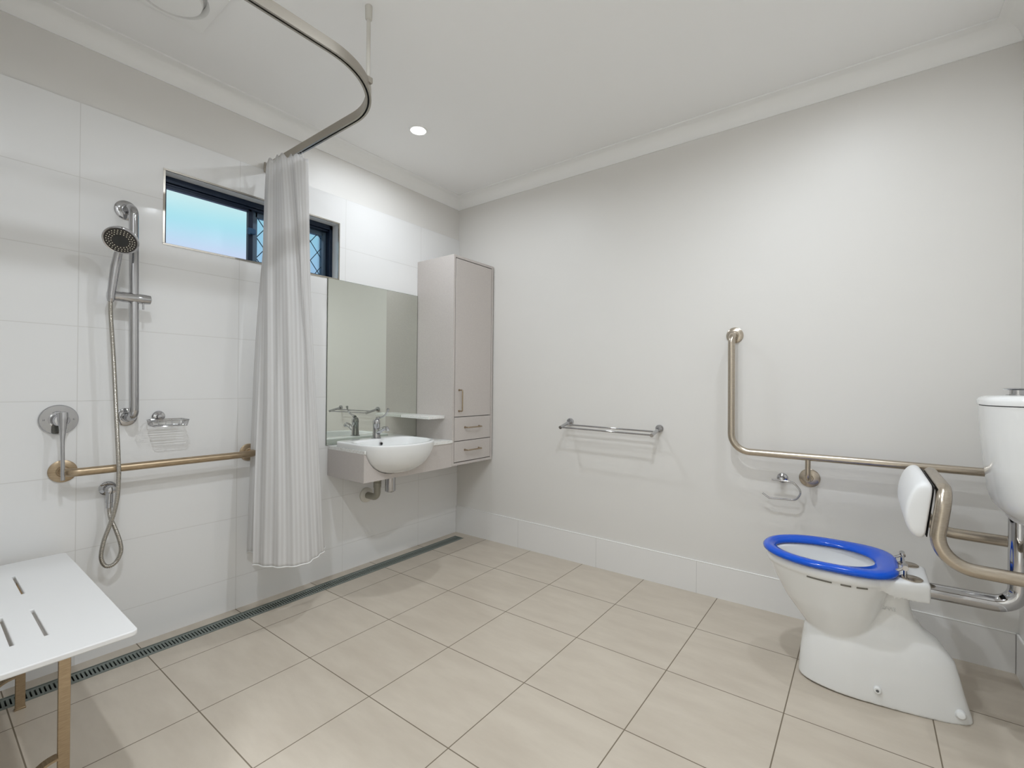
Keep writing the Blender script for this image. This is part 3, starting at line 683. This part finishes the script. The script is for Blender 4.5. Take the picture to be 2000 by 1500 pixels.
blk = [[(2.568, -1, .145), (2.600, -1, .136), (2.697, -1, .098), (2.697, 1, .098), (2.600, 1, .136), (2.568, 1, .145)]]
def blkring(z, s_, xe): return [(x if x < 2.69 else xe, TCY+sg*h*s_, z) for x, sg, h in blk[0]]
mb3 = MB().loft([[(x, TCY+sg*h*.93, (.455 if x < 2.6 else .428)) for x, sg, h in blk[0]], blkring(.47, 1, 2.697), blkring(.493, 1, 2.697), blkring(.499, .96, 2.690)])
allm = MB().add(mb.v, mb.f).add(mb2.v, mb2.f).add(mb3.v, mb3.f)
pan = allm.build('pan', M['ceramic'], to)
rm = pan.modifiers.new('remesh', 'REMESH'); rm.mode = 'VOXEL'; rm.voxel_size = .0045; rm.use_smooth_shade = True
sm_ = pan.modifiers.new('smooth', 'SMOOTH'); sm_.factor = .6; sm_.iterations = 9
# seat
def ring_pts(xf, xb, hw_, z, wide, ef, eb2): return [(x, y-.006, z_) for x, y, z_ in egg(xf, xb, hw_, z, 72, wide, ef, eb2)]
O = (.52, 2.1, 3.6); I = (.56, 2.0, 2.3)
seat = MB().loft([ring_pts(2.203, 2.610, .176, .500, *O), ring_pts(2.192, 2.618, .185, .506, *O), ring_pts(2.191, 2.619, .186, .513, *O), ring_pts(2.197, 2.613, .181, .520, *O), ring_pts(2.210, 2.602, .170, .524, *O),
                  ring_pts(2.220, 2.580, .152, .522, *O), ring_pts(2.232, 2.556, .130, .516, *I), ring_pts(2.236, 2.551, .125, .509, *I), ring_pts(2.236, 2.551, .125, .504, *I), ring_pts(2.233, 2.555, .129, .501, *I)], loop=True)
st_ = seat.build('seat', M['blue'], to, angle=70)
for dx in (0, .028): MB().box(2.300+dx, 2.308+dx, TCY+.128, TCY+.142, .488, .502).build('seat_buffer', M['blue'], st_, bevel=.002)
for sg in (-1, 1):
    hy = TCY+sg*.078
    hg = MB().lathe((2.648, hy, .4985), (0, 0, 1), [(0, .030), (.003, .031), (.005, .028), (.006, .003)], 36).build('hinge_plate', M['steel'], to)
    MB().lathe((2.632, hy, .502), (0, 0, 1), [(0, .0055), (.036, .0055)], 16).tube([(2.632, hy-.016, .535), (2.632, hy+.016, .535)], .009, 16).tube([(2.606, hy, .516), (2.632, hy, .532)], .005, 12).build('hinge_post', M['chrome'], hg)
MB().tube([(2.632, TCY-.078, .535), (2.632, TCY+.078, .535)], .0035, 12).build('hinge_pin', M['chrome'], to)
MB().lathe((2.560, TCY-.1075, .100), (0, -1, 0), [(-.012, .011), (.001, .011), (.004, .009), (.004, .004)], 24).build('screw_cap', M['ceramic'], to)
MB().lathe((2.560, TCY-.1118, .100), (0, -1, 0), [(0, .0045), (.0005, .0045)], 16).build('screw', M['ink'], to)
MB().lathe((2.775, TCY-.055, .080), (0, -1, .3), [(-.02, .016), (.0, .015), (.008, .010), (.010, .003)], 24).build('bolt_cover', M['ceramic'], to)
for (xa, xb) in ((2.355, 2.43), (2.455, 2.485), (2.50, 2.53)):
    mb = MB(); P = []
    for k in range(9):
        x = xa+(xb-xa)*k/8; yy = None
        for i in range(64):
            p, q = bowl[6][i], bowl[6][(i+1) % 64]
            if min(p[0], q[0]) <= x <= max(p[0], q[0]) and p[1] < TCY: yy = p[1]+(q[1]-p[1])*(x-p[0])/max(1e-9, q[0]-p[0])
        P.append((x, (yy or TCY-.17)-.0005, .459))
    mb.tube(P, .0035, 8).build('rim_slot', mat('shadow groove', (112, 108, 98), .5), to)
text('CARE', (2.588, TCY-.0560, .372), .017, (PI/2, 0, .10), M['ceramic'], to, 'embossed_word', .004)
# flush pipe
tag(MB().tube(fillet([(2.693, TCY, .447), (2.914, TCY, .452), (2.914, TCY, .742)], .062, 12), .0265, 36).build('flush_pipe', M['chrome']), 'bent polished chrome flush pipe between cistern and pan', 'pipe')
# cistern
ci = thing('cistern', 'white ceramic wall cistern above the toilet at the right edge', 'cistern')
CYc = -.450
def dring(xf, hy, z, e1=3.2, n=64):
    pts = []
    for k in range(n):
        a = 2*PI*k/n; c, s_ = math.cos(a), math.sin(a); X = RX-.002 if c > 0 else RX-.002-(RX-.002-xf)*abs(c)**(2/e1); Y = hy*math.copysign(abs(s_)**(2/e1), s_)
        if c > 0: Y = hy*math.copysign(min(1, abs(s_)**(2/e1)*1.0), s_)
        pts.append((X, CYc+Y, z))
    return pts
MB().loft([dring(2.905, .10, .728), dring(2.888, .125, .733), dring(2.884, .135, .748), dring(2.874, .150, .752), dring(2.856, .166, .775), dring(2.846, .174, .81), dring(2.836, .179, .90), dring(2.828, .183, 1.0), dring(2.822, .187, 1.092)]).build('tank', M['ceramic'], ci, angle=50)
MB().loft([dring(2.826, .184, 1.092), dring(2.826, .184, 1.095)]).build('lid_gasket', M['gasket'], ci)
MB().loft([dring(2.820, .189, 1.095), dring(2.819, .190, 1.108), dring(2.824, .186, 1.118), dring(2.840, .172, 1.124), dring(2.868, .145, 1.127)]).build('lid', M['ceramic'], ci, angle=50)
MB().lathe((2.908, CYc, 1.125), (0, 0, 1), [(0, .028), (.004, .028), (.005, .020), (.018, .020), (.019, .032), (.022, .036), (.025, .028), (.0255, .003)], 48).build('flush_button', M['chrome'], ci)
# backrest
br = thing('padded_back_support', 'white padded back support on a bent steel tube frame above the toilet', 'back support')
ya_, yb_ = -.680, -.225
pa = lambda y: [(RX-.001, y, .604), (2.706, y, .607), (2.706, y, .830), (2.672, y, .893)]
A = fillet([(RX-.001, ya_, .604), (2.688, ya_, .607), (2.716, ya_, .832), (2.716, yb_, .832), (2.688, yb_, .607), (RX-.001, yb_, .604)], [.088, .055, .055, .088], 12)
MB().tube(A, .0195, 28).build('tube_frame', M['steel'], br)
flange((RX, ya_, .604), (-1, 0, 0), .042, M['steel'], br, tube_r=.02); flange((RX, yb_, .604), (-1, 0, 0), .042, M['steel'], br, tube_r=.02)
sec_ = [(2.672, .676), (2.674, .70), (2.690, .828), (2.688, .847), (2.672, .856), (2.650, .847), (2.632, .812), (2.622, .77), (2.620, .72), (2.636, .682), (2.655, .670)]
rings = []
for y, s_ in ((ya_+.004, .72), (ya_+.008, .9), (ya_+.018, .98), (ya_+.035, 1), ((ya_+yb_)/2, 1), (yb_-.035, 1), (yb_-.018, .98), (yb_-.008, .9), (yb_-.004, .72)):
    rings.append([(2.662+(x-2.662)*s_, y, .768+(z-.768)*s_) for x, z in sec_])
MB().loft(rings).build('cushion', M['vinyl'], br, sub=2, angle=180)
MB().prism([(2.674, ya_+.02, .68), (2.691, ya_+.02, .84), (2.694, ya_+.02, .84), (2.677, ya_+.02, .68)], (0, yb_-ya_-.04, 0)).build('backing_plate', M['gasket'], br, bevel=.001)
